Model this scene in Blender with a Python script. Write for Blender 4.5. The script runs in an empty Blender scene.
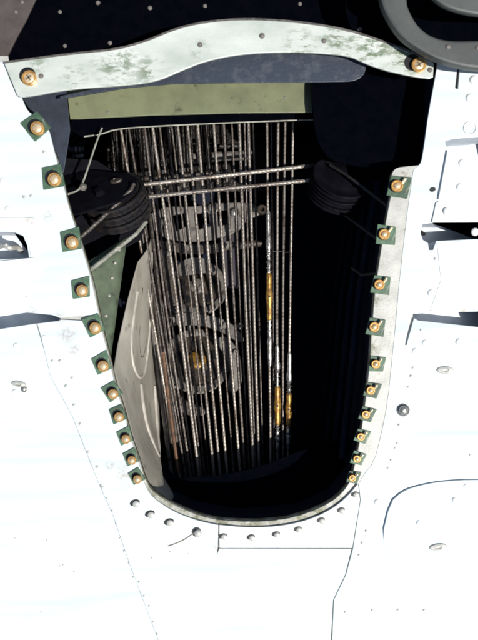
import bpy, math, random
from mathutils import Vector, Matrix
random.seed(7)
sc = bpy.context.scene
COL = sc.collection
R = math.radians

# ------------------------------------------------------------------ camera, sky, sun, exposure
D = 700.0                      # camera height above the skin, millimetres
cam = bpy.data.objects.new('camera', bpy.data.cameras.new('camera'))
COL.objects.link(cam)
cam.location = (0, 0, D / 1000)
cam.data.sensor_fit = 'VERTICAL'
cam.data.angle = 2 * math.atan(320 / D)
cam.data.clip_start = 0.01
cam.data.clip_end = 50
sc.camera = cam
cam.data.dof.use_dof = True
cam.data.dof.focus_distance = 0.775
cam.data.dof.aperture_fstop = 26.0 / 9.0 * cam.data.lens / 26.0

SUN = Vector((0.50, -0.35, 1.0)).normalized()      # towards the sun
w = bpy.data.worlds.new("World"); sc.world = w; w.use_nodes = True
nt = w.node_tree; nt.nodes.clear()
out = nt.nodes.new('ShaderNodeOutputWorld'); bg = nt.nodes.new('ShaderNodeBackground')
sky = nt.nodes.new('ShaderNodeTexSky'); sky.sky_type = 'NISHITA'; sky.sun_disc = False
sky.sun_elevation = math.asin(SUN.z); sky.sun_rotation = math.atan2(SUN.x, SUN.y)
nt.links.new(sky.outputs[0], bg.inputs[0]); bg.inputs[1].default_value = 0.08
nt.links.new(bg.outputs[0], out.inputs[0])
sl = bpy.data.lights.new('sun', 'SUN'); sl.energy = 5.0; sl.angle = R(0.5); sl.color = (1, 0.965, 0.91)
so = bpy.data.objects.new('sun', sl); COL.objects.link(so)
so.rotation_euler = SUN.to_track_quat('Z', 'Y').to_euler(); so.location = SUN * 3
vs = sc.view_settings
vs.view_transform = 'Standard'; vs.look = 'None'; vs.gamma = 1; vs.use_curve_mapping = False
vs.exposure = 0.13

# ------------------------------------------------------------------ helpers
def P(px, py, d=0.0):
    """a point at depth d mm below the skin, on the line of photo position (px,py)"""
    k = (D + d) / D / 1000
    return Vector(((px - 239) * k, (320 - py) * k, -d / 1000))

def mat(name, c1, c2=None, scale=60, rough=0.5, metal=0.0, bump=0.0, bscale=300, lo=0.4, hi=0.6,
        stretch=(1, 1, 1), c3=None, s3=25, lo3=0.6, hi3=0.7, rvar=0.0, wave=0.0, spec=0.5, stains=(), scol=(.30, .22, .16), sscale=170, slo=.42, shi=.62, orand=0.0):
    m = bpy.data.materials.new(name); m.use_nodes = True
    t = m.node_tree; L = t.links.new
    b = t.nodes['Principled BSDF']
    b.inputs['Roughness'].default_value = rough
    b.inputs['Metallic'].default_value = metal
    b.inputs['Specular IOR Level'].default_value = spec
    tc = t.nodes.new('ShaderNodeTexCoord')
    mp = t.nodes.new('ShaderNodeMapping'); mp.inputs['Scale'].default_value = stretch
    L(tc.outputs['Object'], mp.inputs[0])
    def noise(s, det=6, rgh=0.6):
        n = t.nodes.new('ShaderNodeTexNoise'); n.inputs['Scale'].default_value = s
        n.inputs['Detail'].default_value = det; n.inputs['Roughness'].default_value = rgh
        L(mp.outputs[0], n.inputs['Vector']); return n
    def ramp(src, a, z):
        r = t.nodes.new('ShaderNodeMapRange'); r.inputs[1].default_value = a; r.inputs[2].default_value = z
        L(src, r.inputs[0]); return r.outputs[0]
    def mix(f, a, bb):
        x = t.nodes.new('ShaderNodeMix'); x.data_type = 'RGBA'
        L(f, x.inputs[0])
        for s, v in ((6, a), (7, bb)):
            if isinstance(v, tuple): x.inputs[s].default_value = (*v, 1)
            else: L(v, x.inputs[s])
        return x.outputs[2]
    c = c1
    if c2:
        n = noise(scale); f = ramp(n.outputs[0], lo, hi); c = mix(f, c1, c2)
        if rvar:
            r = t.nodes.new('ShaderNodeMapRange'); L(f, r.inputs[0])
            r.inputs[3].default_value = rough; r.inputs[4].default_value = min(1, rough + rvar)
            L(r.outputs[0], b.inputs['Roughness'])
    if c3:
        n = noise(s3, 8, 0.65); c = mix(ramp(n.outputs[0], lo3, hi3), c, c3)
    if stains:
        n = noise(sscale, 8, .7); acc = None
        sg = ramp(n.outputs[0], slo, shi)
        for x, y, r in stains:
            p = P(x, y)
            vm = t.nodes.new('ShaderNodeVectorMath'); vm.operation = 'DISTANCE'
            L(tc.outputs['Object'], vm.inputs[0]); vm.inputs[1].default_value = (p.x, p.y, 0)
            q = ramp(vm.outputs['Value'], r / 1000, r / 3500)
            if acc is None: acc = q
            else:
                mx = t.nodes.new('ShaderNodeMath'); mx.operation = 'MAXIMUM'; L(acc, mx.inputs[0]); L(q, mx.inputs[1]); acc = mx.outputs[0]
        mu = t.nodes.new('ShaderNodeMath'); mu.operation = 'MULTIPLY'; L(acc, mu.inputs[0]); L(sg, mu.inputs[1])
        c = mix(mu.outputs[0], c, scol)
    if orand:
        oi = t.nodes.new('ShaderNodeObjectInfo'); mr = t.nodes.new('ShaderNodeMapRange')
        L(oi.outputs['Random'], mr.inputs[0]); mr.inputs[3].default_value = 1 - orand; mr.inputs[4].default_value = 1 + orand
        hs = t.nodes.new('ShaderNodeHueSaturation'); L(mr.outputs[0], hs.inputs['Value'])
        if isinstance(c, tuple): hs.inputs['Color'].default_value = (*c, 1)
        else: L(c, hs.inputs['Color'])
        c = hs.outputs[0]
    if isinstance(c, tuple): b.inputs['Base Color'].default_value = (*c, 1)
    else: L(c, b.inputs['Base Color'])
    h = None
    if bump:
        n = noise(bscale, 4)
        bp = t.nodes.new('ShaderNodeBump'); bp.inputs['Strength'].default_value = bump
        bp.inputs['Distance'].default_value = 0.001
        L(n.outputs[0], bp.inputs['Height']); h = bp
    if wave:
        mp2 = t.nodes.new('ShaderNodeMapping'); mp2.inputs['Scale'].default_value = (2.2, 14, 1)
        mp2.inputs['Rotation'].default_value = (0, 0, 0.12)
        L(tc.outputs['Object'], mp2.inputs[0])
        n = t.nodes.new('ShaderNodeTexNoise'); n.inputs['Scale'].default_value = 1.6
        n.inputs['Detail'].default_value = 2
        L(mp2.outputs[0], n.inputs['Vector'])
        bp = t.nodes.new('ShaderNodeBump'); bp.inputs['Strength'].default_value = 1
        bp.inputs['Distance'].default_value = wave
        L(n.outputs[0], bp.inputs['Height'])
        if h: L(h.outputs[0], bp.inputs['Normal'])
        h = bp
    if h: L(h.outputs[0], b.inputs['Normal'])
    return m

M = {}
STAINS = [(68, 336, 13), (74, 350, 9), (30, 311, 10), (48, 216, 8), (124, 474, 12), (402, 312, 9), (462, 310, 12), (332, 632, 10), (216, 548, 8), (442, 60, 10),
          (30, 222, 9), (60, 318, 9), (110, 466, 7), (438, 222, 7)]
M['skin'] = mat('white_skin_paint', (.63, .69, .70), (.575, .645, .665), 5, .42, 0, .08, 500, .35, .7,
                wave=.011, stains=STAINS, sscale=260, slo=.40, shi=.75)
M['skin2'] = mat('white_doubler_paint', (.78, .79, .77), (.62, .64, .63), 70, .45, 0, .12, 400, .45, .75,
                 stains=STAINS, sscale=260, slo=.40, shi=.75)
M['ring'] = mat('worn_bare_doubler', (.50, .50, .46), (.36, .36, .33), 60, .5, .15, .2, 500, .35, .70,
                c3=(.20, .17, .11), s3=70, lo3=.62, hi3=.74,
                stains=[(150, 497, 16), (165, 506, 16), (180, 512, 16), (200, 518, 18), (222, 522, 20), (250, 524, 22), (275, 522, 22), (298, 517, 20), (318, 511, 16), (338, 500, 12), (388, 180, 10), (372, 350, 12), (376, 300, 9)],
                scol=(.15, .15, .09), sscale=110, slo=.38, shi=.58)
M['lip'] = mat('stained_lip', (.22, .20, .13), (.42, .41, .36), 80, .5, .1, .2, 400, .45, .6)
M['strap'] = mat('chipped_strap_paint', (.68, .71, .66), (.44, .49, .43), 12, .34, .15, .2, 300, .35, .70,
                 stretch=(1, 2.2, 1), c3=(.12, .12, .09), s3=170, lo3=.68, hi3=.76,
                 stains=[(118, 66, 30), (150, 74, 22), (75, 80, 18), (340, 42, 30), (372, 52, 34), (402, 60, 30), (300, 48, 22), (200, 52, 14), (40, 66, 14)],
                 scol=(.17, .22, .14), sscale=75, slo=.47, shi=.56)
M['grime'] = mat('old_grime', (.10, .075, .05), (.25, .2, .15), 200, .7)
M['dark_edge'] = mat('dark_edge', (.05, .045, .04), (.12, .11, .10), 200, .6)
M['slate'] = mat('scratched_slate_web', (.035, .045, .065), (.075, .085, .10), 90, .45, .2, .3, 300, .5, .7,
                 stretch=(1, 1, 1), c3=(.16, .17, .18), s3=230, lo3=.66, hi3=.74)
M['khaki'] = mat('zinc_green_primer', (.165, .18, .098), (.12, .13, .072), 30, .5, 0, .1, 200, .4, .65,
                 c3=(.05, .05, .03), s3=70, lo3=.62, hi3=.75)
M['green'] = mat('green_primer', (.075, .145, .085), (.04, .08, .048), 120, .5, 0, .15, 400, .4, .65,
                 c3=(.20, .22, .17), s3=180, lo3=.60, hi3=.68, orand=.35)
M['dullgreen'] = mat('dull_green_primer', (.10, .13, .08), (.07, .09, .058), 60, .6, 0, .15, 200,
                     c3=(.015, .015, .012), s3=40, lo3=.55, hi3=.7)
M['navy'] = mat('navy_grey_shade', (.028, .036, .055), (.018, .022, .032), 50, .5, 0, .1, 200)  # navy tone carries the blue shade on the corner plate
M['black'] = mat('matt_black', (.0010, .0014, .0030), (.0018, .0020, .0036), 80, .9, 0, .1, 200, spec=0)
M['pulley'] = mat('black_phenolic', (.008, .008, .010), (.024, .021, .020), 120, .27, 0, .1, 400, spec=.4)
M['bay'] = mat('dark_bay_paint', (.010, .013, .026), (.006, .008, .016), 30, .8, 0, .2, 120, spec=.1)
M['guard'] = mat('black_guard_and_shade', (.003, .003, .005), (.005, .005, .008), 100, .6, 0, .1, 300, spec=.08)
M['grey'] = mat('dusty_grey_web', (.38, .36, .30), (.24, .22, .18), 26, .5, .1, .15, 160, .35, .65,
                stretch=(1, .5, 1), c3=(.05, .045, .035), s3=90, lo3=.60, hi3=.75)
M['bead'] = mat('pale_grey_bead', (.46, .43, .37), (.33, .30, .26), 60, .5, 0)  # panel grey, slightly lighter along the pressed beads
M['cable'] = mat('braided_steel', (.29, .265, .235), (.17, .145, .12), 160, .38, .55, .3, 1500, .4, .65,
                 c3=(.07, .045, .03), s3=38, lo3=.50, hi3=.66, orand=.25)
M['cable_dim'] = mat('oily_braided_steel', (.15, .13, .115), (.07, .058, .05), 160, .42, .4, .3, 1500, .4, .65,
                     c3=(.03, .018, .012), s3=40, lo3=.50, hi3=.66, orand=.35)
M['cable_dark'] = mat('shaded_cable_black', (.012, .012, .013), (.02, .018, .017), 160, .5, .2, .2, 900)  # near-black colour stands in for shade on the cables at the right
M['cable_pale'] = mat('pale_dusty_cable', (.34, .34, .29), (.22, .22, .18), 160, .5, .2, .3, 1500)
M['rust'] = mat('rusty_brown', (.14, .065, .03), (.055, .03, .018), 150, .6, .1, .3, 500,
                c3=(.30, .17, .10), s3=300, lo3=.6, hi3=.68)
M['brass'] = mat('oily_brass', (.34, .185, .035), (.15, .08, .02), 220, .38, .45, .2, 600, .45, .62,
                 c3=(.06, .035, .015), s3=160, lo3=.62, hi3=.7)
M['silver'] = mat('cadmium_terminal', (.42, .41, .38), (.15, .135, .12), 260, .28, .75, .3, 700, .45, .62)
M['gold'] = mat('gold_cadmium', (.72, .42, .13), (.50, .26, .08), 300, .32, .55, .1, 600)
M['head'] = mat('bright_screw_head', (.80, .68, .48), (.62, .45, .25), 500, .3, .4, .15, 700)
M['hole'] = mat('hole_and_shadow_dark', (.004, .004, .006))  # shared by real holes and the shadow discs beside screws
M['mech'] = mat('dirty_beige_casting', (.17, .155, .14), (.085, .075, .068), 50, .55, .1, .4, 250, .4, .62,
                c3=(.02, .016, .012), s3=80, lo3=.55, hi3=.68)
M['mechdark'] = mat('greasy_brown_metal', (.060, .046, .036), (.022, .017, .013), 140, .4, .2, .6, 300,
                    c3=(.10, .085, .065), s3=260, lo3=.64, hi3=.70)
M['oily'] = mat('oily_black_ribs', (.010, .008, .007), (.03, .022, .018), 90, .22, .2, .9, 420, .5, .7,
                stretch=(1.6, .7, 1))
M['purple'] = mat('dull_purple_block', (.035, .028, .040), (.02, .016, .022), 60, .6)
M['bracket'] = mat('grey_bracket_paint', (.085, .092, .085), (.05, .055, .052), 18, .5, 0, .1, 200, .35, .7,
                   c3=(.06, .035, .03), s3=120, lo3=.66, hi3=.72)
M['brownweb'] = mat('brown_grey_web', (.075, .06, .055), (.045, .036, .032), 40, .7, 0, .2, 200)
M['pocket'] = mat('pocket_paint', (.62, .66, .70), (.5, .55, .6), 60, .6)

def link(name, me, m, parent=None, smooth=True, angle=35, loc=None, kind=None):
    me.materials.clear(); me.materials.append(m)
    if smooth:
        for p in me.polygons: p.use_smooth = True
        me.set_sharp_from_angle(angle=R(angle))
    o = bpy.data.objects.new(name, me); COL.objects.link(o)
    if parent is not None:
        o.parent = parent
        pw = Vector(parent.get('w', (0, 0, 0)))
        o.location = (Vector(loc) if loc is not None else Vector((0, 0, 0))) - pw
    elif loc is not None: o.location = loc
    o['w'] = list(loc) if loc is not None else [0.0, 0.0, 0.0]
    if kind: o['kind'] = kind
    return o

def inst(name, me, parent, loc, rot=(0, 0, 0), s=1.0):
    o = bpy.data.objects.new(name, me); COL.objects.link(o)
    if parent is not None:
        o.parent = parent; o.location = Vector(loc) - Vector(parent.get('w', (0, 0, 0)))
    else: o.location = loc
    o.rotation_euler = rot
    o.scale = (s, s, s) if not isinstance(s, tuple) else s
    o['w'] = list(loc)
    return o

def tag(o, label, cat, group=None):
    o['label'] = label; o['category'] = cat
    if group: o['group'] = group
    return o

def thing(name, loc, label, cat, group=None):
    o = bpy.data.objects.new(name, None); COL.objects.link(o)
    o.location = loc; o['w'] = list(loc); o.empty_display_size = .01
    return tag(o, label, cat, group)

def mesh(name, v, f):
    me = bpy.data.meshes.new(name); me.from_pydata([tuple(x) for x in v], [], f); me.update(); return me

def plate_mesh(name, polys, d, t, bev=0.4, cyc=True):
    """filled outline(s) in photo px at top depth d, thickness t (mm), first is outer, others holes"""
    cu = bpy.data.curves.new(name, 'CURVE'); cu.dimensions = '2D'; cu.fill_mode = 'BOTH'
    bev = min(bev, t / 2 - .01)
    cu.extrude = (t / 2 - bev) / 1000; cu.bevel_depth = bev / 1000; cu.bevel_resolution = 1
    cu.offset = -bev / 1000
    for pl in polys:
        pts = [P(x, y, d) for x, y in pl]
        s = cu.splines.new('POLY'); s.points.add(len(pts) - 1); s.use_cyclic_u = True
        for q, p in zip(s.points, pts): q.co = (p.x, p.y, 0, 1)
    o = bpy.data.objects.new(name, cu); COL.objects.link(o)
    dg = bpy.context.evaluated_depsgraph_get(); dg.update()
    me = bpy.data.meshes.new_from_object(o.evaluated_get(dg))
    bpy.data.objects.remove(o); bpy.data.curves.remove(cu)
    me.name = name
    for v in me.vertices: v.co.z += -(d + t / 2) / 1000
    return me

def plate(name, polys, d, t, m, parent=None, bev=.4, kind=None):
    return link(name, plate_mesh(name, polys, d, t, bev), m, parent, True, 30, None, kind)

def frames(pts):
    n = len(pts); T = []
    for i in range(n):
        T.append((pts[min(i + 1, n - 1)] - pts[max(i - 1, 0)]).normalized())
    u = T[0].orthogonal().normalized(); out = []
    for i in range(n):
        u = (u - T[i] * u.dot(T[i])).normalized()
        out.append((u.copy(), T[i].cross(u)))
    return out

def resample(pts, step):
    out = [pts[0].copy()]; 
    for a, b in zip(pts, pts[1:]):
        L = (b - a).length; k = max(1, int(round(L / step)))
        for i in range(1, k + 1): out.append(a.lerp(b, i / k))
    return out

def smooth_path(pts, it=3):
    for _ in range(it):
        q = [pts[0]]
        for a, b in zip(pts, pts[1:]): q += [a.lerp(b, .25), a.lerp(b, .75)]
        q.append(pts[-1]); pts = q
    return pts

def tube_mesh(name, pts, r, n=10, prof=None, caps=True):
    fr = frames(pts); v = []; f = []
    for i, (p, (a, b)) in enumerate(zip(pts, fr)):
        rr = r[i] if isinstance(r, list) else r
        for k in range(n):
            t = 2 * math.pi * k / n; v.append(p + (a * math.cos(t) + b * math.sin(t)) * rr)
    for i in range(len(pts) - 1):
        for k in range(n):
            k2 = (k + 1) % n; f.append((i * n + k, i * n + k2, (i + 1) * n + k2, (i + 1) * n + k))
    if caps: f.append(tuple(range(n - 1, -1, -1))); f.append(tuple(range((len(pts) - 1) * n, len(pts) * n)))
    return mesh(name, v, f)

def cable_mesh(name, pts, r, pitch=.026, step=.0013, amp=.11):
    pts = resample(pts, step); fr = frames(pts); n = 24; v = []; f = []; s = 0
    for i, (p, (a, b)) in enumerate(zip(pts, fr)):
        if i: s += (p - pts[i - 1]).length
        tw = 2 * math.pi * s / pitch
        for k in range(n):
            t = 2 * math.pi * k / n
            rr = r * (1 - amp + amp * abs(math.sin(3 * t)) ** .7)
            v.append(p + (a * math.cos(t + tw) + b * math.sin(t + tw)) * rr)
    for i in range(len(pts) - 1):
        for k in range(n):
            k2 = (k + 1) % n; f.append((i * n + k, i * n + k2, (i + 1) * n + k2, (i + 1) * n + k))
    f.append(tuple(range(n - 1, -1, -1))); f.append(tuple(range((len(pts) - 1) * n, len(pts) * n)))
    return mesh(name, v, f)

def lathe_mesh(name, prof, n=20, mtx=None):
    """prof: (r,z) mm list, from bottom axis to top axis"""
    v = []; f = []
    for r, z in prof:
        for k in range(n):
            t = 2 * math.pi * k / n; v.append(Vector((r * math.cos(t), r * math.sin(t), z)) / 1000)
    for i in range(len(prof) - 1):
        for k in range(n):
            k2 = (k + 1) % n; f.append((i * n + k, i * n + k2, (i + 1) * n + k2, (i + 1) * n + k))
    f.append(tuple(range(n - 1, -1, -1))); f.append(tuple(range((len(prof) - 1) * n, len(prof) * n)))
    if mtx is not None: v = [mtx @ x for x in v]
    return mesh(name, v, f)

def box_mesh(name, sx, sy, sz, bev=.0, mtx=None):
    """chamfered box, mm, base at z=0"""
    b = bev; X, Y = sx / 2, sy / 2; v = []
    def ring(x, y, z, c):
        return [Vector(q) / 1000 for q in ((x - c, -y, z), (x, -y + c, z), (x, y - c, z), (x - c, y, z),
                                           (-x + c, y, z), (-x, y - c, z), (-x, -y + c, z), (-x + c, -y, z))]
    c = max(b, .01)
    v += ring(X, Y, 0, c); v += ring(X, Y, sz - b, c); v += ring(X - b, Y - b, sz, c)
    f = [tuple(range(7, -1, -1)), tuple(range(16, 24))]
    for i in range(2):
        for k in range(8):
            k2 = (k + 1) % 8; f.append((i * 8 + k, i * 8 + k2, i * 8 + 8 + k2, i * 8 + 8 + k))
    if mtx is not None: v = [mtx @ x for x in v]
    return mesh(name, v, f)

def grid_mesh(name, rows, thick=None):
    v = [p for r in rows for p in r]; n = len(rows[0]); f = []
    for i in range(len(rows) - 1):
        for k in range(n - 1):
            a = i * n + k; f.append((a, a + 1, a + n + 1, a + n))
    return mesh(name, v, f)

def solid(o, t):
    md = o.modifiers.new('s', 'SOLIDIFY'); md.thickness = t / 1000; md.offset = -1
    return o

def axis_matrix(c, n, up=Vector((1, 0, 0))):
    n = n.normalized(); x = (up - n * up.dot(n)).normalized(); y = n.cross(x)
    m = Matrix((x, y, n)).transposed().to_4x4(); m.translation = c
    return m

def chaikin(pl, it=2):
    for _ in range(it):
        q = []
        for (ax, ay), (bx, by) in zip(pl, pl[1:]):
            q += [(ax * .75 + bx * .25, ay * .75 + by * .25), (ax * .25 + bx * .75, ay * .25 + by * .75)]
        pl = [pl[0]] + q + [pl[-1]]
    return pl

# ------------------------------------------------------------------ outlines of the opening (photo px)
LEFT = chaikin([(20, 94), (28, 113), (40, 117), (49, 128), (54, 152), (62, 178), (67, 202), (78, 236), (90, 275),
        (96, 303), (102, 333), (108, 356), (114, 384), (122, 407), (130, 438), (138, 460), (143, 480)], 2)
BOTL = chaikin([(143, 480), (148, 492), (158, 502), (176, 513), (198, 521), (218.2, 525)], 2)
BOTR = chaikin([(219.4, 525), (250, 528), (284, 526), (312, 519), (334, 508), (348, 496), (358, 484)], 2)
RIGHT = chaikin([(358.8, 484), (364, 474), (374, 462), (381, 436), (388, 400), (392, 360), (396, 320), (399, 285), (404, 240),
         (409, 200), (413, 172)], 1) + chaikin([(413.5, 169), (418, 166), (421.5, 162), (424, 146), (429, 110), (434, 84), (438, 60)], 1)

# ------------------------------------------------------------------ shared small parts
rivet_me = lathe_mesh('rivet', [(2.6, -.3), (2.6, .25), (2.2, .8), (1.3, 1.25), (.4, 1.4)], 16)
rivet_me.materials.append(M['skin2'])
for p in rivet_me.polygons: p.use_smooth = True
dot_me = lathe_mesh('rivet_small', [(1.1, -.3), (1.1, .2), (.8, .55), (.2, .7)], 10)
dot_me.materials.append(M['ring'])
for p in dot_me.polygons: p.use_smooth = True
ring_me = lathe_mesh('rivet_ring', [(4.6, -.2), (4.6, .3), (4.2, .7), (3.7, .3), (3.6, -.1), (.4, -.1)], 24)
ring_me.materials.append(M['skin2'])
darkrivet_me = lathe_mesh('rivet_dark', [(2.4, -.3), (2.4, .4), (1.6, 1.3), (.3, 1.6)], 12)
darkrivet_me.materials.append(M['mech'])

def rivets(parent, pts, d=0, me=rivet_me, s=1.0, name='rivet'):
    for x, y in pts:
        inst(name, me, parent, P(x, y, d), (0, 0, random.uniform(0, 3)), s * random.uniform(.9, 1.1))

# ------------------------------------------------------------------ skin panels
def pocket(parent, poly, depth, m):
    """walls and floor of a pressed recess below a cut-out"""
    pts = [P(x, y, 0) for x, y in poly]
    c = sum(pts, Vector()) / len(pts)
    pts = [c + (p - c) * 1.0 + (p - c).normalized() * .0004 for p in pts]
    n = len(pts)
    v = [Vector((p.x, p.y, -.0015)) for p in pts] + [Vector((p.x, p.y, -depth / 1000)) for p in pts]
    f = [(k, (k + 1) % n, (k + 1) % n + n, k + n) for k in range(n)] + [tuple(range(n, 2 * n))]
    return link('recess', mesh('recess', v, f), m, parent, False)

slotL = [(-60, 231), (14, 232), (23, 236), (27, 245), (29, 258), (-60, 262)]
wedgeL = [(-80, 309), (20, 312), (52, 315), (60, 318), (58, 321), (40, 323), (0, 329), (-80, 341)]
P1 = [(-260, 57), (4, 62), (9, 78), (18, 97)] + LEFT[1:-1]
i318 = next(i for i, p in enumerate(P1) if p[1] > 318 and i > 4)
leftA = P1[:i318] + [(61, 319.5)] + [(58, 321), (40, 323), (0, 329), (-260, 360)]
# split so that the wedge is a gap between two panels
leftA = P1[:i318] + [(60, 318), (52, 315), (20, 312), (-80, 309), (-260, 303)]
skinA = plate('wing_skin', [leftA, slotL], 0, 3, M['skin'], kind='structure')
seamL = [(37, 323.5), (45, 354), (50, 376), (72, 416), (86, 452), (98, 482), (113, 516), (130, 566), (158, 640), (230, 860)]
leftB = [(-260, 362), (-80, 341), (0, 329), (36, 323.6)] + [(x - .2, y) for x, y in seamL[1:]] + [(-260, 860)]
skinB = plate('wing_skin', [leftB], 0, 3, M['skin'], kind='structure')
lowC = [(x + .2, y) for x, y in seamL] + [(331, 860), (331, 640), (333, 600), (345, 575), (351.5, 549)] + \
       [(219, 548.6), (216.5, 556), (217.6, 548), (218.2, 525)] + BOTL[::-1][1:] + [p for p in P1[i318:]][::-1] + [(61, 319.5), (58, 321)]
skinC = plate('wing_skin', [lowC], 0, 3, M['skin'], kind='structure')
skinD = plate('wing_skin', [BOTR + [(360, 500), (352.2, 548), (219.4, 548)]], 0, 3, M['skin2'], kind='structure')
pockR1 = [(444.5, 141), (452, 139), (500, 134), (700, 120), (700, 222), (478, 156), (456, 149), (448, 149), (446, 197), (438.5, 197), (441, 165)]
pockR1 = [(445, 141), (452, 139), (500, 135), (700, 122), (700, 214), (478, 156), (455, 149), (447, 148)]
pockR2 = [(422, 224), (432, 223), (700, 221), (700, 239), (478, 239), (436, 241), (433, 250), (429, 250), (428, 243), (423, 240), (420.5, 234)]
pockR3 = [(411, 314), (430, 313), (478, 311.5), (700, 309), (700, 345), (478, 327), (418, 320.5), (414, 318), (406.5, 345), (405, 345)]
slotR = [(457.5, 66), (460, 66), (458, 89), (455, 88)]
skinE = plate('wing_skin', [RIGHT + [(700, 60), (700, 860), (332, 860), (332, 640), (334, 600), (346, 575), (353, 549), (360.6, 500)],
                            pockR1, pockR2, pockR3, slotR], 0, 3, M['skin'], kind='structure')
base = plate('under_skin', [[(-262, 56), (8, 56), (14, 96), (60, 285), (130, 505), (239, 546), (352, 512), (408, 330), (427, 168), (446, 56),
      (702, 56), (702, 862), (-262, 862)], slotL, wedgeL, pockR1, pockR2, pockR3], 3.4, 1.5, M['ring'], kind='structure')
for par, pl, dp in ((skinA, slotL, 34), (skinA, wedgeL, 34), (skinE, pockR1, 34), (skinE, pockR2, 38), (skinE, pockR3, 30)):
    pocket(par, pl, dp, M['pocket'])
pocket(skinE, slotR, 3.3, M['dark_edge'])

# raised doublers on the skin
def doubler(poly, d, t, parent, m=M['skin2']):
    return plate('doubler', [poly], d, t, m, parent, .5)
doubler([(-250, 263), (0, 261), (34, 257.5), (39, 262), (41, 272), (27, 279), (22, 286), (27, 306), (24, 311), (-250, 301)], -2.5, 2.45, skinA)
doubler([(-250, 219), (33, 217.5), (38, 221), (44, 230), (41, 246), (37, 254), (31, 257), (29, 246), (26, 234), (14, 230), (-250, 229)], -1.8, 1.75, skinA)
doubler([(447.5, 150), (478, 158.5), (700, 218), (700, 219), (478, 199), (438.5, 199.2), (443, 175)], -3, 2.95, skinE)
doubler([(436, 203), (439, 200.8), (700, 201.5), (700, 220), (478, 221.5), (432, 222)], -2, 1.95, skinE)
doubler([(437, 243), (478, 240.5), (700, 240.5), (700, 308), (430, 311.5), (441, 280)], -.6, .55, skinE)
hatch = plate('hatch_panel', [[(384, 529), (388, 512), (393, 500)] + chaikin([(393, 500), (402, 492), (414, 487), (440, 481.5), (480, 479.5), (700, 482)], 2)
                + [(700, 860), (388, 860), (386, 640), (383.6, 541)]], -2.6, 2.55, M['skin'], kind=None)
tag(hatch, 'white raised panel with a curved top edge at the lower right', 'panel')
hatch['w'] = [0, 0, 0]
for v in hatch.data.vertices:
    if v.co.y < -.217: v.co.z -= .0024      # the lower part lies flush

rivets(skinA, [(3, 181), (8, 209), (14, 225), (26, 300)], -.0, rivet_me, 1.35)
rivets(skinA, [(24, 197), (31, 196), (6, 245), (44, 152), (35, 250)], 0, dot_me, 1.6)
rivets(skinB, [(16, 346), (44, 338), (15, 392)], 0, rivet_me, 1.2)
rivets(skinC, [(52, 361), (60, 361), (66, 386), (74, 405), (80, 424), (88, 452), (97, 467), (102, 487), (72, 378)], 0, dot_me, 1.5)
rivets(skinC, [(101, 485), (107, 498), (112, 511), (116, 524), (120, 538), (124, 551), (129, 563), (133, 577), (139, 582), (144, 596),
               (149, 606), (153, 622), (157, 634), (162, 650), (167, 665)], 0, dot_me, 1.0)
rivets(skinC, [(152, 558), (188, 554), (170, 552), (60, 566)], 0, dot_me, .7)
rivets(skinB, [(15, 538), (47, 540), (63, 565), (74, 572), (41, 612)], 0, dot_me, .7)
rivets(skinE, [(438, 202 + 12), (431, 293), (425, 343), (459, 342), (415, 351)], -.0, rivet_me, 1.3)
rivets(skinE, [(470, 98), (474, 80)], 0, rivet_me, 1.8)
rivets(skinE, [(462, 163), (460, 187), (447, 211), (475, 232)], -3, rivet_me, 1.5)
rivets(skinE, [(435, 259), (421, 330), (411, 376), (413, 368), (408, 387), (399, 425), (397, 443), (395, 448), (391, 460), (388, 468),
               (366, 531), (362, 543), (359, 555), (345, 612), (372, 610), (398, 610), (424, 610), (470, 455)], 0, dot_me, 1.3)
inst('rivet', ring_me, skinE, P(470, 128, -.1), s=1.5)
rivets(hatch, [(419, 523), (466, 486), (455, 500)], -2.6, rivet_me, 1.1)
rivets(skinE, [(377, 502)], 0, rivet_me, 1.2)
# drilled holes, dark
def hole(parent, x, y, r, d=0, sy=1, rz=0):
    me = lathe_mesh('drilled_hole', [(r, -.3), (r, .06), (r * .2, .07)], 20)
    me.materials.append(M['hole']); o = inst('drilled_hole', me, parent, P(x, y, d), (0, 0, rz), (1, sy, 1)); return o
hole(skinE, 432.5, 189.5, 3.2, sy=.75, rz=.3)
# flush oval latches and a bolt
latch_me = lathe_mesh('latch', [(7, -.2), (7, .4), (6, 1.3), (3, 1.8), (2, 1.0), (.3, .9)], 26); latch_me.materials.append(M['ring'])
inst('latch', latch_me, skinE, P(445, 370, 0), (0, 0, 0), (1.25, .55, 1.2))
inst('latch', latch_me, hatch, P(438, 547, -2.6), (0, 0, .12), (1.3, .5, 1))
inst('latch', latch_me, skinB, P(19, 384, 0), (0, 0, -.15), (1.1, .45, 1.6))
bolt_me = lathe_mesh('bolt', [(6.2, -.2), (6.2, .5), (5.6, 1.0), (4.2, 1.0), (4.1, 3.6), (3.2, 4.6), (.4, 4.8)], 22)
for p in bolt_me.polygons: p.use_smooth = True
bolt_me.materials.append(M['silver'])
inst('bolt', bolt_me, skinE, P(403, 410, 0), s=1.05)
inst('bolt', bolt_me, skinB, P(24, 389, 0), s=.55)
# small bent clip in the left pocket
clip = link('clip', tube_mesh('clip', smooth_path([P(-6, 250, 30), P(4, 244, 12), P(10, 249, 8), P(16, 246, 22), P(22, 252, 30)]), .0026, 10), M['ring'], skinA)

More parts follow.
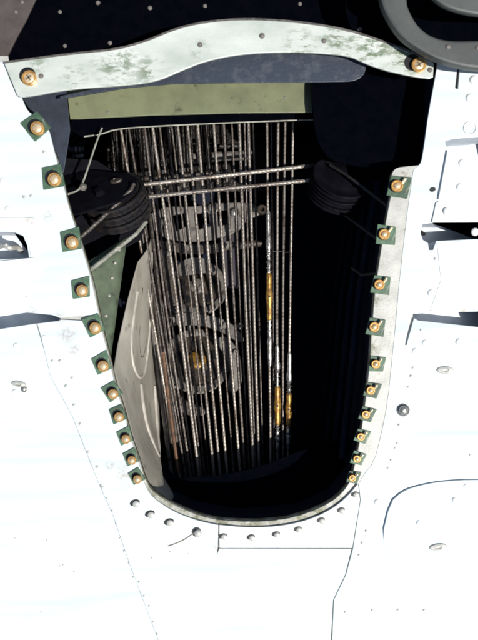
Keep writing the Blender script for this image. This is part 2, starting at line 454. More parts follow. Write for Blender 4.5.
# screws around the rounded bottom of the opening
dome_shadow_me = lathe_mesh('dome_shadow_disc', [(4.9, -.2), (4.9, .12), (.4, .13)], 22); dome_shadow_me.materials.append(M['hole'])  # flat dark discs paint the shadow up and left of these screws
dome_me = lathe_mesh('dome_screw', [(4.1, -.2), (4.1, 1.2), (3.5, 2.6), (2.1, 3.5), (.4, 3.8)], 20); dome_me.materials.append(M['ring'])
for p in dome_me.polygons: p.use_smooth = True
for x, y in [(136, 504), (151, 515), (170, 523)]:
    inst('screw', dome_me, skinC, P(x, y, 0), s=(.85, .8, .5)); inst('dome_shadow', dome_shadow_me, skinC, P(x - 1.2, y - 1.2, 0), (0, 0, .3), (1.05, .7, 1))
inst('screw', dome_me, skinC, P(198, 533, 0), s=.95); inst('dome_shadow', dome_shadow_me, skinC, P(196.5, 532, 0))
for x, y in [(224, 537), (252, 538), (277, 535), (299, 530), (322, 521), (342, 511), (356, 495)]:
    inst('screw', dome_me, skinD if x < 350 else skinD, P(x, y, 0), s=(.75, .7, .45)); inst('dome_shadow', dome_shadow_me, skinD, P(x - 1.2, y - 1.0, 0), (0, 0, .2), (.9, .55, 1))
# dark scratch beside the split
link('scratch', tube_mesh('scratch', smooth_path([P(168, 546, 0), P(180, 542, 0), P(190, 536, 0), P(197, 530, 0)]), .0006, 6), M['grime'], skinC)

# ------------------------------------------------------------------ frame behind the skin with nut plates
inner_r = chaikin([(219, 520), (250, 522), (282, 520), (308, 513), (330, 503), (343, 492), (351, 480), (354, 468), (360, 440),
                   (364, 412), (367, 388), (370, 362), (371, 340), (373, 315), (375, 290), (381, 250), (387, 215), (392, 190), (391, 176), (394, 169), (402, 166.5), (428, 165)], 1)
inner_l = chaikin([(54, 150), (62, 178), (67, 201), (78.5, 235), (90.5, 274), (97, 303), (103, 333), (109, 356), (115, 384), (123, 407), (131, 438), (139, 460),
                   (145, 480), (151, 490), (163, 499), (180, 508), (200, 516), (219, 520)], 1)
outer = [(430, 172), (418, 240), (412, 330), (402, 400), (392, 450), (372, 500), (330, 530), (239, 543), (160, 525), (120, 495), (95, 420), (60, 290), (36, 190), (34, 150)]
fr = thing('opening_frame', P(239, 530, 3), 'worn grey frame of the tapered opening, edged with green nut plates and gold screws', 'frame')
plate('frame_ring', [inner_l + inner_r + outer], 3.05, 2, M['ring'], fr, .5)
ir = [p for p in inner_r if p[1] <= 484 and p[0] > 345]
ro = [p for p in RIGHT if p[1] >= 165.5]
plate('edge_doubler', [ir + [(420, 165.8)] + [(x - .1, y) for x, y in ro[::-1]]], .35, 2.6, M['ring'], fr, .5)
# thin bent lip under the rim
lippts = [P(x, y, 5) for x, y in (inner_l + inner_r)]
rows = [[Vector((p.x, p.y, -.0045)) for p in lippts], [Vector((p.x * .997, p.y * .997, -.014)) for p in lippts]]
solid(link('rim_lip', grid_mesh('rim_lip', rows), M['lip'], fr), 1.0)

tiles = []
for k in range(7):
    tm = box_mesh('nut_plate', 20, 20, 1.6, .5); tm.materials.append(M['green'])
    sh, kx, ky = random.uniform(-.10, .16), random.uniform(-8, 8), random.uniform(-8, 8)
    for v in tm.vertices:
        x, y = v.co.x, v.co.y
        v.co.x = x + sh * y + kx * x * y; v.co.y = y + ky * x * y
    tiles.append(tm)
screw_shadow_me = lathe_mesh('screw_shadow', [(6.6, -.2), (6.6, .1), (.4, .12)], 24); screw_shadow_me.materials.append(M['hole'])  # dark disc set up-left of a screw as its painted shadow
scr_me = lathe_mesh('screw', [(5.0, 0), (5.0, 3.2), (5.5, 3.6), (5.5, 4.6), (4.9, 5.2), (4.1, 5.2), (3.9, 4.3)], 26)
scr_me.materials.append(M['gold'])
for p in scr_me.polygons: p.use_smooth = True
scr_me.set_sharp_from_angle(angle=R(35))
head_me = lathe_mesh('screw_head', [(3.9, 3.6), (3.9, 5.0), (3.0, 6.2), (1.5, 6.8), (.2, 6.9)], 20); head_me.materials.append(M['head'])
for p in head_me.polygons: p.use_smooth = True

LT = [(36, 126, 38, 1.0), (53, 177, 8, .98), (71, 240, 10, .92), (81, 288, 14, .85), (94, 325, 24, .78), (102, 363, 28, .74),
      (112, 391, 28, .68), (118, 414, 28, .64), (125, 436, 28, .60), (131, 457, 28, .58), (136.5, 476, 28, .56)]
for x, y, a, s in LT:
    s *= 1.06 if s > .8 else 1.14; a += random.uniform(-5, 5)
    t = inst('nut_plate', random.choice(tiles), fr, P(x, y, -.05), (0, 0, R(a)), (s, s * 1.08, 1))
    for nm, me, dx, dy, ss in (('screw_shadow', screw_shadow_me, -.2, 1.2, .95), ('screw', scr_me, 2.6, 3.2, .95), ('screw_head', head_me, 2.6, 3.2, .95)):
        o = bpy.data.objects.new(nm, me); COL.objects.link(o); o.parent = t
        v = Matrix.Rotation(-R(a), 3, 'Z') @ Vector((dx, -dy, 0))
        o.location = (v.x / 1000, v.y / 1000, .00162); o.scale = (ss * 1.18, ss * 1.18, 1.0)
RT = [(401, 187, -10, 1.0), (391, 235, -10, .9), (386, 285, -10, .85), (381, 327, -12, .82), (382, 364, -8, .72), (377, 390, -12, .70),
      (372, 414, -14, .66), (367, 436, -14, .62), (363, 458, -14, .60), (358.5, 477, -14, .56)]
stud_me = lathe_mesh('stud', [(1.6, 0), (1.6, 5), (1.1, 6.5), (.2, 6.8)], 12); stud_me.materials.append(M['head'])
for x, y, a, s in RT:
    a += random.uniform(-5, 5); s *= 1.05
    t = inst('nut_plate', random.choice(tiles), fr, P(x - 2.2 - 3 * (y > 200), y, .3), (0, 0, R(a)), (s, s, 1))
    for nm, me, dx, dy, ss, zz in (('screw_shadow', screw_shadow_me, -3.2, -.8, .95, 0), ('screw', scr_me, -2.8, 0, 1.0, 0), ('screw_head', head_me, -2.8, 0, .8, 0)):
        o = bpy.data.objects.new(nm, me); COL.objects.link(o); o.parent = t
        v = Matrix.Rotation(-R(a), 3, 'Z') @ Vector((dx, -dy, 0))
        o.location = (v.x / 1000, v.y / 1000, .00162 + zz); o.scale = (ss * 1.05, ss * 1.05, .9)
    o = bpy.data.objects.new('wire_tail', stud_me); COL.objects.link(o); o.parent = t
    o.location = (.0012, .002, .004); o.rotation_euler = (R(-30), R(75), R(30)); o.scale = (1, 1, 1.1)

# ------------------------------------------------------------------ bay below the opening
def wall(name, near, far, m, kind='structure', sub=1):
    return link(name, grid_mesh(name, [near, far]), m, None, False, kind=kind)
Z0, Z1 = -.009, -.360
def V(x, y, z): return Vector((x, y, z))
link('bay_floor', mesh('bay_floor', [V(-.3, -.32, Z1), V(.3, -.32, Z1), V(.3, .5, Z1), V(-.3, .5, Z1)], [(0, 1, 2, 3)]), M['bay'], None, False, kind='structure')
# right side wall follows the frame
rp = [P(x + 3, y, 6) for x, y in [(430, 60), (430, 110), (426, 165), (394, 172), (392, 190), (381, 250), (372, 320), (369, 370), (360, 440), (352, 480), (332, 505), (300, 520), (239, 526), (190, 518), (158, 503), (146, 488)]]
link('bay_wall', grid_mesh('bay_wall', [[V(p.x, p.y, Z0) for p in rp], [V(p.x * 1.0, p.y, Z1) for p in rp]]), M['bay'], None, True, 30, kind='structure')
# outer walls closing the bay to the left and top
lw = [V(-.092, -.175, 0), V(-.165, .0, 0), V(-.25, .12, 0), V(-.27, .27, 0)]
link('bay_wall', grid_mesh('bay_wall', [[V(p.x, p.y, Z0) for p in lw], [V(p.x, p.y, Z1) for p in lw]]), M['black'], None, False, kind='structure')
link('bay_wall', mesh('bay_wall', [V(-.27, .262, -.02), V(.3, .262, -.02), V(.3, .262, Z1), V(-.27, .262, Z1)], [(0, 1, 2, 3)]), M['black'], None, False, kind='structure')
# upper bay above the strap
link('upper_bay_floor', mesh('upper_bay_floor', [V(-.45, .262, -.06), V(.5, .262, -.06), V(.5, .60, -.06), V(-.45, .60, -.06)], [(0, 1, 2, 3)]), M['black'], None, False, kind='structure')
ub = [x for x in COL.objects if x.name == 'upper_bay_floor'][0]
rivets(ub, [(65, 46), (110, 43), (188, 40), (98, 3), (60, 12), (150, 8), (205, 6), (300, 4), (360, 30)], 60, darkrivet_me, 1.0)
wb = plate('side_web', [[(-260, 62), (-260, -140), (80, -140), (36, -2), (26, 20), (15, 40), (6, 59)]], 12, 3, M['brownweb'])
tag(wb, 'dull brown grey plate at the top left corner above the strap', 'plate')
rivets(wb, [(16, 12), (22, 2)], 12, darkrivet_me, .9)

# ------------------------------------------------------------------ strap over the top of the opening
st = thing('arched_strap', P(20, 80, -6), 'pale green strap with chipped paint arching over the top of the opening', 'strap')
top = chaikin([(4, 63), (40, 58), (80, 53), (115, 50), (145, 42), (175, 29), (205, 22), (245, 19), (285, 21), (320, 25), (355, 32), (395, 46), (430, 59), (434, 63)], 2)
bot = chaikin([(433, 77), (428, 79), (400, 74), (380, 69), (362, 62), (350, 56), (320, 53), (280, 52), (240, 54), (205, 61), (178, 72), (155, 82), (120, 86), (70, 89), (22, 98), (17, 95)], 2)
plate('strap_band', [top + bot], -7, 3, M['strap'], st, .8)
plate('strap_edge', [[(x, y - 1.6) for x, y in top] + [(x, y + .6) for x, y in top[::-1]]], -7.4, 4, M['dark_edge'], st, .3)
for x, y, s in ((30, 79, 1.35), (418, 66, 1.3)):
    c = inst('screw_shadow', screw_shadow_me, st, P(x - 5.5 if x > 200 else x - 2.5, y - 3.5, -7), s=1.25)
    sc_ = inst('screw', scr_me, st, P(x, y, -7), s=(s, s, .8))
    for nm, me in (('screw_head', head_me),):
        o = bpy.data.objects.new(nm, me); COL.objects.link(o); o.parent = sc_; o.scale = (1, 1, .85)
    for k in range(2):
        bm_ = box_mesh('drive_slot', 4.6, 1.0, .5); bm_.materials.append(M['grime'])
        o = bpy.data.objects.new('drive_slot', bm_); COL.objects.link(o); o.parent = sc_
        o.location = (0, 0, .0056); o.rotation_euler = (0, 0, R(35 + 90 * k))
rivets(st, [(262, 36), (324, 41), (200, 45), (41, 76), (430, 70)], -7.1, darkrivet_me, 1.1)
wp = plate('web_plate', [chaikin([(60, 96), (145, 78), (200, 52), (240, 42), (300, 40), (350, 44), (366, 56), (366, 72), (358, 80), (345, 82), (250, 82.5), (150, 84), (60, 99)], 1)],
           6, 2, M['slate'])
tag(wp, 'dark slate web plate with scratches hanging under the strap', 'plate')
cp = plate('corner_plate', [[(14, 86), (66, 86), (70, 130), (64, 170), (60, 180), (30, 110)]], 26, 2, M['navy'])
tag(cp, 'navy grey corner plate inside the top left of the opening', 'plate')

# curved bracket at the top right
cb = thing('curved_bracket', P(440, 60, -14), 'blurred grey curved bracket crossing the top right corner', 'bracket')
plate('bracket_arm', [chaikin([(372, -140), (376, -40), (380, 0), (388, 18), (401, 37), (420, 50), (444, 62), (482, 70), (700, 80)], 2)
                      + chaikin([(700, 40), (480, 40), (452, 41), (432, 37), (418, 26), (410, 12), (406, 0), (402, -140)], 2)], -36, 12, M['bracket'], cb, 2.5)
plate('bracket_boss', [chaikin([(424, -140), (428, -8), (442, 5), (462, 12), (490, 16), (700, 18), (700, -140)], 2)], -60, 8, M['bracket'], cb, 2)
plate('bracket_web', [[(400, -140), (400, 45), (700, 60), (700, -140)]], -3, 2, M['black'], cb, .3)
rivets(cb, [(448, 47), (478, 48)], -36, darkrivet_me, 1.1)

# ------------------------------------------------------------------ green channel and its bright lip
ch = thing('channel', P(190, 118, 60), 'khaki green channel spanning the bay above the upright cables', 'channel')
plate('channel_face', [[(66, 84), (120, 76), (400, 74), (400, 112), (240, 113), (150, 115.5), (80, 119), (70, 119)]], 52, 3, M['khaki'], ch, 1)
plate('channel_flange', [[(72, 117.5), (150, 115), (400, 112), (400, 124), (300, 121), (200, 124), (115, 129), (100, 136), (84, 138), (70, 130)]], 72, 3, M['black'], ch)
link('channel_lip', tube_mesh('channel_lip', smooth_path([P(84, 136.5, 70), P(101, 134.5, 70), P(115, 129, 70), P(150, 126.5, 70), P(200, 124, 70), P(260, 121.5, 70), P(330, 119, 70)], 2), .0009, 8), M['cable_pale'], ch)
rivets(ch, [(285, 97), (108, 112)], 52, darkrivet_me, .6)

# added black panel standing in for the shadow at the upper right
bs = plate('shade_panel', [chaikin([(314, 60), (311, 95), (314, 128), (319, 146), (330, 160), (352, 166), (380, 168), (428, 169)], 1) + [(440, 169), (446, 60)]], 38, 3, M['black'], None, 1)
tag(bs, 'added matt black panel in place of shade in the upper right of the bay', 'panel')

ls = plate('shade_panel', [chaikin([(120, 484), (180, 478), (215, 476), (240, 472), (262, 466), (280, 459), (300, 451), (330, 443), (380, 432)], 3) + [(385, 560), (120, 560)]], 71, 2, M['black'], None, .1)  # added panel, dark where the cables fade into shade
tag(ls, 'added dark panel in place of shade across the bottom of the bay hiding the lower ends of the cables', 'panel')
for k, (x, d0, d1) in enumerate(((362, 60, 340), (356, 120, 340), (350, 190, 345), (347, 260, 350))):
    wq = [o for o in COL.objects if o.name == 'bay_wall'][0]
    link('wall_rib', tube_mesh('wall_rib', resample([V(.150, .150, -d0 / 1000), V(.131, .03, -d0 / 1000), V(.122, -.06, -d0 / 1000), V(.112, -.150, -d0 / 1000)], .02), .004, 8), M['bay'], wq)
# ------------------------------------------------------------------ pulleys
def sheave_mesh(R_, t, g):
    h = t / 2
    return lathe_mesh('sheave', [(R_ * .2, -h), (R_ * .55, -h), (R_ * .6, -h * .7), (R_ * .85, -h * .7), (R_ * .9, -h), (R_ - .5, -h), (R_, -h + .5), (R_, -h * .62), (R_ - g, -h * .18), (R_ - g, h * .18),
                        (R_, h * .62), (R_, h - .5), (R_ - .5, h), (R_ * .9, h), (R_ * .85, h * .7), (R_ * .6, h * .7), (R_ * .55, h), (R_ * .2, h)], 56)
def pulley_stack(px, py, d, n, Rr, t, cnt, label, m, name='pulley_stack'):
    c = P(px, py, d); g = thing(name, c, label, 'pulley')
    me = sheave_mesh(Rr, t, 3.2); me.materials.append(m)
    for p in me.polygons: p.use_smooth = True
    me.set_sharp_from_angle(angle=R(35))
    for k in range(cnt):
        off = -n.normalized() * (k * (t + 2.6)) / 1000
        mt = axis_matrix(c + off, n)
        inst('sheave', me, g, c + off, mt.to_euler())
    return g, c
nL = Vector((-.20, .66, .70)).normalized()
pl, cL = pulley_stack(114, 195, 50, nL, 34.5, 8.6, 3, 'stack of three black grooved pulleys at the left with steel cables running off', M['pulley'])
mt = axis_matrix(cL, nL)
def loc_plate(name, pts, z, t, m, par):
    v = [mt @ Vector((x / 1000, y / 1000, z / 1000)) for x, y in pts] + [mt @ Vector((x / 1000, y / 1000, (z + t) / 1000)) for x, y in pts]
    n = len(pts); f = [tuple(range(n))[::-1], tuple(range(n, 2 * n))] + [(k, (k + 1) % n, (k + 1) % n + n, k + n) for k in range(n)]
    o = link(name, mesh(name, v, f), m, par, False)
    return o
gp = []
for k in range(13):
    a = R(-60 + 10 * k * 1.2); gp.append((30 * math.cos(a), 30 * math.sin(a)))
loc_plate('guard_plate', [(x * .93, y * .93) for x, y in gp] + [(-30, 44), (-66, 40), (-70, -30), (-30, -34)], 6.2, 2.2, M['guard'], pl)
lm2 = latch_me.copy(); lm2.materials.clear(); lm2.materials.append(M['mechdark'])
inst('slotted_boss', lm2, pl, mt @ Vector((.004, .012, .0088)), mt.to_euler(), (1.0, .6, 1.6))
bme = lathe_mesh('pivot_bolt', [(6, 0), (6, 2), (4.5, 3), (4.5, 5.4), (.4, 5.6)], 6); bme.materials.append(M['guard'])
inst('pivot_bolt', bme, pl, mt @ Vector((-.012, -.006, .0086)), mt.to_euler())
# bracket carrying the pulleys, from the left wall
bk = plate('pulley_bracket', [[(44, 150), (66, 158), (96, 160), (122, 176), (150, 215), (140, 240), (100, 262), (84, 300), (60, 250)]], 84, 3, M['guard'])
tag(bk, 'black bracket plate behind the left pulleys', 'bracket')

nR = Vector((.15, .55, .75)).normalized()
pr, cR = pulley_stack(342, 179, 60, nR, 33, 7, 3, 'pulley stack coloured dark for shade at the right end of the crossing cables', M['guard'])  # near-black material puts the shade into the colour of this stack

# ------------------------------------------------------------------ cables
def cable(pts, r, m, label, group, smooth=0):
    pts = [P(*p) for p in pts]
    if smooth: pts = smooth_path(pts, smooth)
    o = link('control_cable', cable_mesh('control_cable', pts, r / 1000), M[m], None, True, 70)
    tag(o, label, 'cable', group); return o
G1 = 'cables crossing the opening'
cable([(118, 189, 56), (145, 184.5, 60), (300, 167, 74), (314, 165.5, 88)], 2.35, 'cable', 'upper of the two steel cables crossing sideways in front of the upright ones', G1)
cable([(120, 203, 63), (147, 197, 64), (308, 180.5, 70), (320, 179, 80)], 2.35, 'cable', 'lower of the two steel cables crossing sideways in front of the upright ones', G1)
G2 = 'cables running off the pulleys'
cable([(134, 184, 36), (131, 190, 34), (110, 211, 28), (80, 238, 20), (40, 274, 10)], 2.3, 'cable_dim', 'brown braided cable slanting over the left pulley stack to the frame', G2)
cable([(146, 222, 66), (136, 234, 50), (112, 253, 34), (88, 272, 13), (50, 300, 8)], 2.3, 'cable_pale', 'pale cable slanting from below the left pulleys to the frame', G2)
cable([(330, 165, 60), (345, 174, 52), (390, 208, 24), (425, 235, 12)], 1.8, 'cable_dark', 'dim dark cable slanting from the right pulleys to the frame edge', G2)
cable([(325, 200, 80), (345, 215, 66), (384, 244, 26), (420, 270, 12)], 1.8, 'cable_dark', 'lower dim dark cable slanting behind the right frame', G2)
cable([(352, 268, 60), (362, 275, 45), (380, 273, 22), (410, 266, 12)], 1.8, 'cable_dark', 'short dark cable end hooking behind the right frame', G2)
rod = link('bent_rod', tube_mesh('bent_rod', smooth_path([P(102, 128, 60), P(97, 140, 56), P(83, 183, 40), P(79, 190, 36), P(72, 193, 30), P(56, 198, 14)], 2), .0011, 8), M['cable_pale'], None)
tag(rod, 'thin bent rod at the upper left above the pulleys', 'rod')
link('rod_end', lathe_mesh('rod_end', [(.5, -4), (3.4, -3), (4.2, 0), (3.4, 3), (.5, 4)], 12, axis_matrix(P(83, 187, 39), Vector((.5, 1, .6)))), M['mech'], rod)

def dep(y): return 76 + (y - 130) * .1
G3 = 'upright control cables'
words = {}
# x at y=130, x at y=300, x at y=465, material, radius, extra depth, label
UP = [
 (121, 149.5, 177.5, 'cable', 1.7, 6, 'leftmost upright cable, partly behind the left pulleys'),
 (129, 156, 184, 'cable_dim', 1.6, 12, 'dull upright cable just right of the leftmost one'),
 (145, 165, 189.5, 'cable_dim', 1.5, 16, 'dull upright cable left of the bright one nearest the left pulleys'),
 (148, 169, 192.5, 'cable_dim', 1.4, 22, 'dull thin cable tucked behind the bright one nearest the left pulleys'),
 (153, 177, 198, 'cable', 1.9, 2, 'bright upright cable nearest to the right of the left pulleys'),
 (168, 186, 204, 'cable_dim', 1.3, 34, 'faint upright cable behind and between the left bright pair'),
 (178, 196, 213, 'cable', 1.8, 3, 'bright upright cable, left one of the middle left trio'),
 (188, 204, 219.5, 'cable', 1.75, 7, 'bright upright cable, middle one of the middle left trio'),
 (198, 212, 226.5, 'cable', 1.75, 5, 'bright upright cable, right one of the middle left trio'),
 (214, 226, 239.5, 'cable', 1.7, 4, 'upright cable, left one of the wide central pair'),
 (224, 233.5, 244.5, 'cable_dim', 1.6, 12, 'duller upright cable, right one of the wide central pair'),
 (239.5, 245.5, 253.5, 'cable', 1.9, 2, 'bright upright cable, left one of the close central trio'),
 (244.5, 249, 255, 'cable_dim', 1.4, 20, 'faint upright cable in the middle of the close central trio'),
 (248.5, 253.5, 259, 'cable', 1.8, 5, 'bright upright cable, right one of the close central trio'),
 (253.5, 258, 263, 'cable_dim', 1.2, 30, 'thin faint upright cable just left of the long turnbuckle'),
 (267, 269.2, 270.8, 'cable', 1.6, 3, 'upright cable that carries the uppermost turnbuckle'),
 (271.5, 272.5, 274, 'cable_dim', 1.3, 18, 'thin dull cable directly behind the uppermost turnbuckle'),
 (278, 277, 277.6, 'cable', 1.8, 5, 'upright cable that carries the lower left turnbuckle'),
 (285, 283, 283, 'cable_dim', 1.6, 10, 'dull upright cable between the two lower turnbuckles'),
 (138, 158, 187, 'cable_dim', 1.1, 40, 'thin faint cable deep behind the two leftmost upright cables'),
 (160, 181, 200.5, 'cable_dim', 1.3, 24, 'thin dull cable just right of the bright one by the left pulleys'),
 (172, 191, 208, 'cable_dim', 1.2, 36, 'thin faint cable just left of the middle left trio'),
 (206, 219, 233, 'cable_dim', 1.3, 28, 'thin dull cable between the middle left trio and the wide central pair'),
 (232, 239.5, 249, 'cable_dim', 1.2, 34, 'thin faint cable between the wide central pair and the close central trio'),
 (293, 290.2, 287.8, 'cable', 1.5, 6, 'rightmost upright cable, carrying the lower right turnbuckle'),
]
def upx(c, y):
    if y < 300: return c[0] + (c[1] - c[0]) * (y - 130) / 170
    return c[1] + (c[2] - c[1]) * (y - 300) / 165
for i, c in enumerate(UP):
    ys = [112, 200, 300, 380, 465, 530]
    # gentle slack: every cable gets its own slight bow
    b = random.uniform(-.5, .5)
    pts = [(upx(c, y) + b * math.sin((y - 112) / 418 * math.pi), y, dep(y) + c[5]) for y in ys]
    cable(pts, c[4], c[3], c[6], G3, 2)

# turnbuckles
def turnbuckle(c, ys, wmm, label):
    """ys: upper terminal start, thread start, barrel start, barrel end, lower terminal end"""
    a0, a1, b0, b1, e1, e2 = ys
    Q = lambda y: P(upx(c, y), y, dep(y) + c[5] - 1.0)
    t = thing('turnbuckle', Q((b0 + b1) / 2), label, 'turnbuckle', 'turnbuckles on the upright cables')
    def seg(name, y0, y1, prof, m, n=14):
        pts = [Q(y0 + (y1 - y0) * k / (len(prof) - 1)) for k in range(len(prof))]
        link(name, tube_mesh(name, pts, [x / 1000 for x in prof], n), M[m], t, True, 40)
    W = wmm
    seg('terminal', a0, a1, [1.9, 2.5, 2.6, 2.6, 2.6, 2.6, 2.6, 2.7, 3.3, 3.4, 3.3, 2.2], 'silver')
    seg('threaded_shank', a1 - 1, b0 + 2, [1.8, 2.6, 1.6, 2.3, 1.5, 2.2, 2.2, 1.6, 2.4, 1.8], 'silver')
    seg('barrel', b0, b1, [W * .62, W * .82, W * .82, W * .8, W * .8, W * .84, W * 1.0, W * 1.08, W * 1.08, W * 1.0, W * .84, W * .8, W * .8, W * .82, W * .82, W * .62], 'brass', 18)
    q = Q((b0 + b1) / 2); me = lathe_mesh('barrel_hole', [(1.25, 0), (1.25, .3), (.2, .3)], 12); me.materials.append(M['hole'])
    inst('barrel_hole', me, t, q + Vector((0, 0, W * 1.08 / 1000)))
    seg('threaded_shank', b1 - 2, e1, [1.8, 2.4, 1.6, 2.5, 1.5, 2.4, 2.0, 2.6, 1.6], 'silver')
    seg('terminal', e1, e2, [2.4, 3.3, 3.2, 2.5, 2.5, 2.5, 2.5, 2.4, 2.2, 1.7], 'silver')
    # safety wire wound from terminal to barrel
    for (y0, y1) in ((a1 - 4, b0 + 6), (b1 - 6, e1 + 4)):
        pts = []
        for k in range(46):
            y = y0 + (y1 - y0) * k / 45; an = k * .75
            pts.append(Q(y) + Vector((math.cos(an), 0, math.sin(an))) * .0029)
        link('safety_wire', tube_mesh('safety_wire', pts, .0004, 5), M['silver'], t)
turnbuckle(UP[15], (211, 252, 273, 320, 338, 366), 3.9, 'brass turnbuckle with silver ends, the uppermost of the three')
turnbuckle(UP[17], (345, 371, 386, 425, 436, 452), 4.1, 'brass turnbuckle with a bulging barrel, left of the lower two')
turnbuckle(UP[-1], (353, 382, 393, 425, 434, 446), 4.0, 'brass turnbuckle on the rightmost cable, right of the lower two')
# loose locking-wire whisker
wk = link('loose_wire', tube_mesh('loose_wire', smooth_path([P(268, 253, 88), P(276, 251, 86), P(286, 252.5, 84), P(291, 252, 86)], 2), .0003, 6), M['cable_dim'], None)
tag(wk, 'hair-thin loose wire end sticking out beside the uppermost turnbuckle', 'wire')

# ------------------------------------------------------------------ left inner side: green web and grey ribbed panel
gw = thing('green_web', P(104, 330, 20), 'dull green web with a row of pale rivets inside the left edge', 'panel')
rows = []
for k in range(9):
    u = k / 8
    n0 = P(82 + (104 - 82) * u, 266 + (382 - 266) * u, 26 - 14 * u); f0 = P(127 - 20 * u ** 1.0, 236 + (380 - 236) * u, 64 - 44 * u)
    rows.append([n0.lerp(f0, j / 4) for j in range(5)])
solid(link('web_sheet', grid_mesh('web_sheet', rows), M['dullgreen'], gw), 1.2)
pr_me = lathe_mesh('rivet_pale', [(2.0, -.3), (2.0, .8), (1.2, 1.8), (.2, 2.1)], 12); pr_me.materials.append(M['cable_pale'])
for x, y, d in ((119, 250, 56), (115, 263, 54), (112, 278, 50), (109, 296, 46), (106, 316, 38), (104.5, 336, 30)):
    inst('rivet', pr_me, gw, P(x, y, d - 8), (R(10), R(30), 0), 1.0)
gr = thing('ribbed_panel', P(140, 420, 60), 'dusty grey panel with pressed beads lining the lower left of the bay', 'panel')
near = [(137, 262, 74), (127, 300, 56), (117, 345, 34), (112, 376, 14), (122, 408, 11), (131, 440, 11), (140, 470, 11), (147, 492, 11), (165, 508, 11)]
far = [(150, 228, 150), (151, 268, 150), (153, 310, 150), (156, 350, 150), (158, 390, 150), (159, 425, 140), (158, 450, 120), (157, 470, 95), (166, 486, 80)]
def gpt(u, v):
    """u along, v across; bulge for pressed shape"""
    s = u * (len(near) - 1); i = min(int(s), len(near) - 2); t = s - i
    a = P(*near[i]).lerp(P(*near[i + 1]), t); b = P(*far[i]).lerp(P(*far[i + 1]), t)
    p = a.lerp(b, v)
    return p + Vector((.010, 0, .004)) * math.sin(math.pi * v) * (0.6 + .4 * math.sin(u * 9))
rows = [[gpt(i / 60, j / 16) for j in range(17)] for i in range(61)]
solid(link('panel_sheet', grid_mesh('panel_sheet', rows), M['grey'], gr), 1.5)
def bead(uv, r, m=M['bead']):
    pts = smooth_path([gpt(u, v) + Vector((.0005, 0, .0005)) for u, v in uv], 3)
    link('bead', tube_mesh('bead', pts, r / 1000, 10), m, gr)
bead([(.12, .18), (.25, .20), (.36, .30), (.43, .42), (.42, .58), (.34, .66), (.2, .68), (.05, .7)], 2.2)
bead([(.45, .45), (.58, .42), (.68, .50), (.75, .62), (.74, .75), (.62, .82), (.48, .84)], 2.6)
bead([(.12, .30), (.25, .36), (.34, .44), (.37, .54), (.30, .60), (.1, .62)], 1.2, M['mechdark'])

# brown hoses behind the left cables
for i, (x0, x1, x2, d, r, m, lb) in enumerate([
    (139, 153, 172, 118, 2.6, 'mech', 'beige hose running down beside the grey ribbed panel'),
    (144, 158, 176, 126, 2.2, 'mechdark', 'dark greasy hose beside the beige one at the left'),
    (150, 163, 181, 128, 3.0, 'mechdark', 'thick dark hose behind the leftmost upright cables')]):
    pts = smooth_path([P(x0, 215, d), P(x1, 330, d + 8), P(x2, 480, d + 20), P(x2 + 6, 520, d + 30)], 3)
    o = link('hose', tube_mesh('hose', pts, r / 1000, 10), M[m], None); tag(o, lb, 'hose', 'hoses at the left of the bay')
o = link('rusty_rod', tube_mesh('rusty_rod', resample([P(163, 352, 104), P(168, 395, 106), P(174, 440, 108), P(178, 470, 110)], .004), .0019, 10), M['rust'], None)
tag(o, 'rust brown rod low at the left among the upright cables', 'rod')

# ------------------------------------------------------------------ mechanism deep behind the cables
mb = thing('mechanism_bracket', P(195, 225, 195), 'dirty beige cast bracket with bolts behind the upper cables', 'bracket')
plate('bracket_casting', [chaikin([(150, 214), (166, 206), (190, 207), (215, 203), (246, 202), (262, 206), (262, 214), (246, 220), (238, 232), (215, 240), (190, 243), (168, 240), (152, 230), (150, 214)], 1),
      [(172, 215), (184, 213), (186, 226), (176, 231)], [(194, 214), (208, 212), (210, 226), (196, 230)], [(217, 211), (228, 210), (227, 224), (218, 226)]], 186, 8, M['mech'], mb, 1.5)
for x, y, s in ((164, 222, 1.1), (212, 208, 1.3), (234, 213, 1.2), (256, 208, .9)):
    inst('bolt', bolt_me, mb, P(x, y, 186), s=s)
hx = bolt_me
def wheel(px, py, d, r, label, hub='brass'):
    c = P(px, py, d); g = thing('grooved_pulley', c, label, 'pulley', 'brown pulley wheels deep in the bay')
    n = Vector((.12, .38, .9)); mt_ = axis_matrix(c, n)
    link('rim', lathe_mesh('rim', [(r * .80, -4), (r - 1, -4), (r, -3), (r - 3, 0), (r, 3), (r - 1, 4), (r * .84, 4), (r * .80, 3), (r * .80, -4)], 48, mt_), M['mech'], g)
    link('wheel_disc', lathe_mesh('wheel_disc', [(r * .2, -1.5), (r * .81, -1.5), (r * .81, 1.0), (r * .6, -.4), (r * .35, 1.2), (r * .2, 1.5)], 40, mt_), M['mechdark'], g)
    link('hub', lathe_mesh('hub', [(r * .26, -4), (r * .26, 5), (r * .2, 6.5), (r * .1, 6.5), (r * .1, 5)], 20, mt_), M[hub], g)
    for k in range(5):
        a = 2 * math.pi * k / 5 + .4
        o = link('lightening_hole', lathe_mesh('lightening_hole', [(r * .13, 0), (r * .13, 1.5), (r * .02, 1.6)], 14, mt_ @ Matrix.Translation((r * .54 * math.cos(a) / 1000, r * .54 * math.sin(a) / 1000, 0))), M['hole'], g)
    return g
wheel(197, 287, 190, 38, 'brown pulley wheel under the beige bracket, upper of the deep pair', 'mech')
wheel(197, 361, 196, 43, 'brown pulley wheel with a brass hub, lower of the deep pair')
cv = plate('wheel_cover', [chaikin([(174, 274), (178, 264), (188, 258), (202, 257), (212, 263), (217, 272), (205, 273), (190, 275), (174, 276)], 1)], 170, 3, M['mech'])
tag(cv, 'half round beige cover over the upper brown pulley wheel', 'cover')
rivets(cv, [(184, 267), (206, 266)], 170, darkrivet_me, .8)
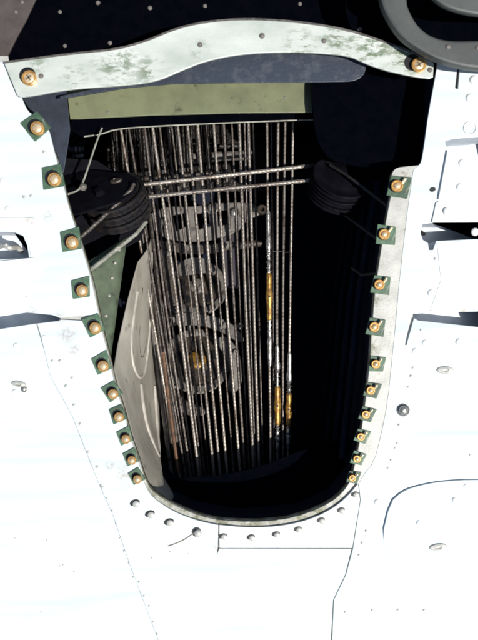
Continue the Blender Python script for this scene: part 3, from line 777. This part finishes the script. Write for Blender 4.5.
pb = link('dull_block', box_mesh('dull_block', 28, 90, 40, 2, Matrix.Translation(P(229, 255, 250))), M['purple'], None, False)
tag(pb, 'dull purple block in the shade right of the beige bracket', 'block')
pb2 = link('dull_block', box_mesh('dull_block', 60, 26, 30, 2, Matrix.Translation(P(172, 318, 260))), M['mechdark'], None, False)
tag(pb2, 'greasy brown block between the two deep pulley wheels', 'block')
bp = plate('back_plate', [[(110, 195), (290, 190), (292, 110), (105, 110)]], 240, 3, M['oily'])
tag(bp, 'oily black plate at the back of the bay top', 'plate')
# arms, clamps and bolts of the linkage
lk = thing('linkage', P(190, 320, 180), 'greasy brown linkage arms and clamps tangled around the two deep pulley wheels', 'linkage')
ARMS = [([(158, 250), (166, 246), (176, 262), (182, 300), (178, 318), (168, 314), (164, 280)], 176, 'mechdark'),
        ([(164, 318), (180, 312), (206, 314), (232, 322), (246, 340), (240, 344), (222, 332), (200, 325), (176, 326)], 172, 'mech'),
        ([(214, 340), (226, 334), (240, 352), (244, 380), (234, 396), (226, 388), (232, 366)], 176, 'mech'),
        ([(160, 380), (172, 386), (186, 402), (206, 408), (204, 418), (180, 414), (162, 396)], 178, 'mechdark'),
        ([(150, 296), (162, 292), (166, 330), (172, 372), (162, 376), (152, 340)], 166, 'mech'),
        ([(158, 240), (200, 246), (236, 240), (238, 248), (200, 256), (160, 250)], 170, 'mechdark'),
        ]
for pts_, d_, m_ in ARMS:
    plate('link_arm', [chaikin(pts_ + [pts_[0]], 2)[:-1]], d_, random.uniform(3, 6), M[m_], lk, 1.2)
hex_me = lathe_mesh('hex_bolt', [(4.6, 0), (4.6, 3), (4.0, 3.6), (2, 3.6), (2, 6), (.3, 6.2)], 6); hex_me.materials.append(M['mech'])
for x, y, d_ in [(168, 252, 176), (176, 310, 174), (214, 272, 182), (240, 326, 180), (172, 320, 171), (224, 326, 171), (236, 352, 175), (233, 388, 175),
                 (170, 388, 177), (196, 410, 177), (158, 302, 165), (164, 366, 165), (186, 249, 169), (228, 245, 169)]:
    inst('hex_bolt', hex_me, lk, P(x, y, d_), (random.uniform(-.2, .2), random.uniform(-.2, .2), random.uniform(0, 1)), random.uniform(.7, 1.15))
for k in range(3):
    x0 = 158 + k * 17 + random.uniform(-5, 5); y0 = 236 + random.uniform(0, 30); x1 = x0 + random.uniform(-14, 22); y1 = y0 + random.uniform(90, 170)
    pts_ = smooth_path([P(x0, y0, 215), P((x0 + x1) / 2 + random.uniform(-10, 10), (y0 + y1) / 2, 205), P(x1, y1, 220)], 3)
    link('link_wire', tube_mesh('link_wire', pts_, random.uniform(.0012, .0022), 8), M['mech'], lk)
# comb of oily ribs at the back of the top
cbm = thing('oily_rib_pack', P(170, 180, 150), 'pack of oily black upright ribs behind the cables at the top', 'rib pack')
for k in range(24):
    x = 112 + k * 4.4 + random.uniform(-1, 1); y1 = 176 + random.uniform(-6, 8)
    pts = [P(x, 120, 150), P(x + 1, 140, 152), P(x + 3 + random.uniform(-1, 1), y1, 156)]
    link('rib', tube_mesh('rib', resample(pts, .006), (1.3 + random.random() * .9) / 1000, 8), M['oily'], cbm)
link('rib_bar', tube_mesh('rib_bar', [P(108, 181, 150), P(160, 178, 150), P(225, 172, 152)], .0035, 10), M['mechdark'], cbm)
link('rib_bar', tube_mesh('rib_bar', [P(108, 150, 165), P(160, 148, 165), P(240, 146, 165)], .003, 10), M['oily'], cbm)
gl = link('cross_tube', tube_mesh('cross_tube', [P(190, 158, 190), P(225, 156, 190), P(252, 155, 192)], .006, 16), M['mech'], None)
tag(gl, 'short dull brown tube lying crosswise behind the cables at the top', 'tube')
gl = link('cross_tube', tube_mesh('cross_tube', [P(150, 246, 215), P(200, 250, 215), P(262, 243, 218)], .005, 16), M['mechdark'], None)
tag(gl, 'greasy dark tube lying crosswise under the beige bracket', 'tube')
for (x, y, lb) in ((262, 210, 'small ring fitting beside the uppermost turnbuckle'),):
    c = P(x, y, 170)
    o = link('ring_fitting', lathe_mesh('ring_fitting', [(3, -2), (6, -2), (6, 2), (3, 2), (3, -2)], 24, axis_matrix(c, Vector((.1, .2, 1)))), M['mechdark'], None)
    tag(o, lb, 'fitting')

for o in list(bpy.data.objects):
    if 'w' in o: del o['w']
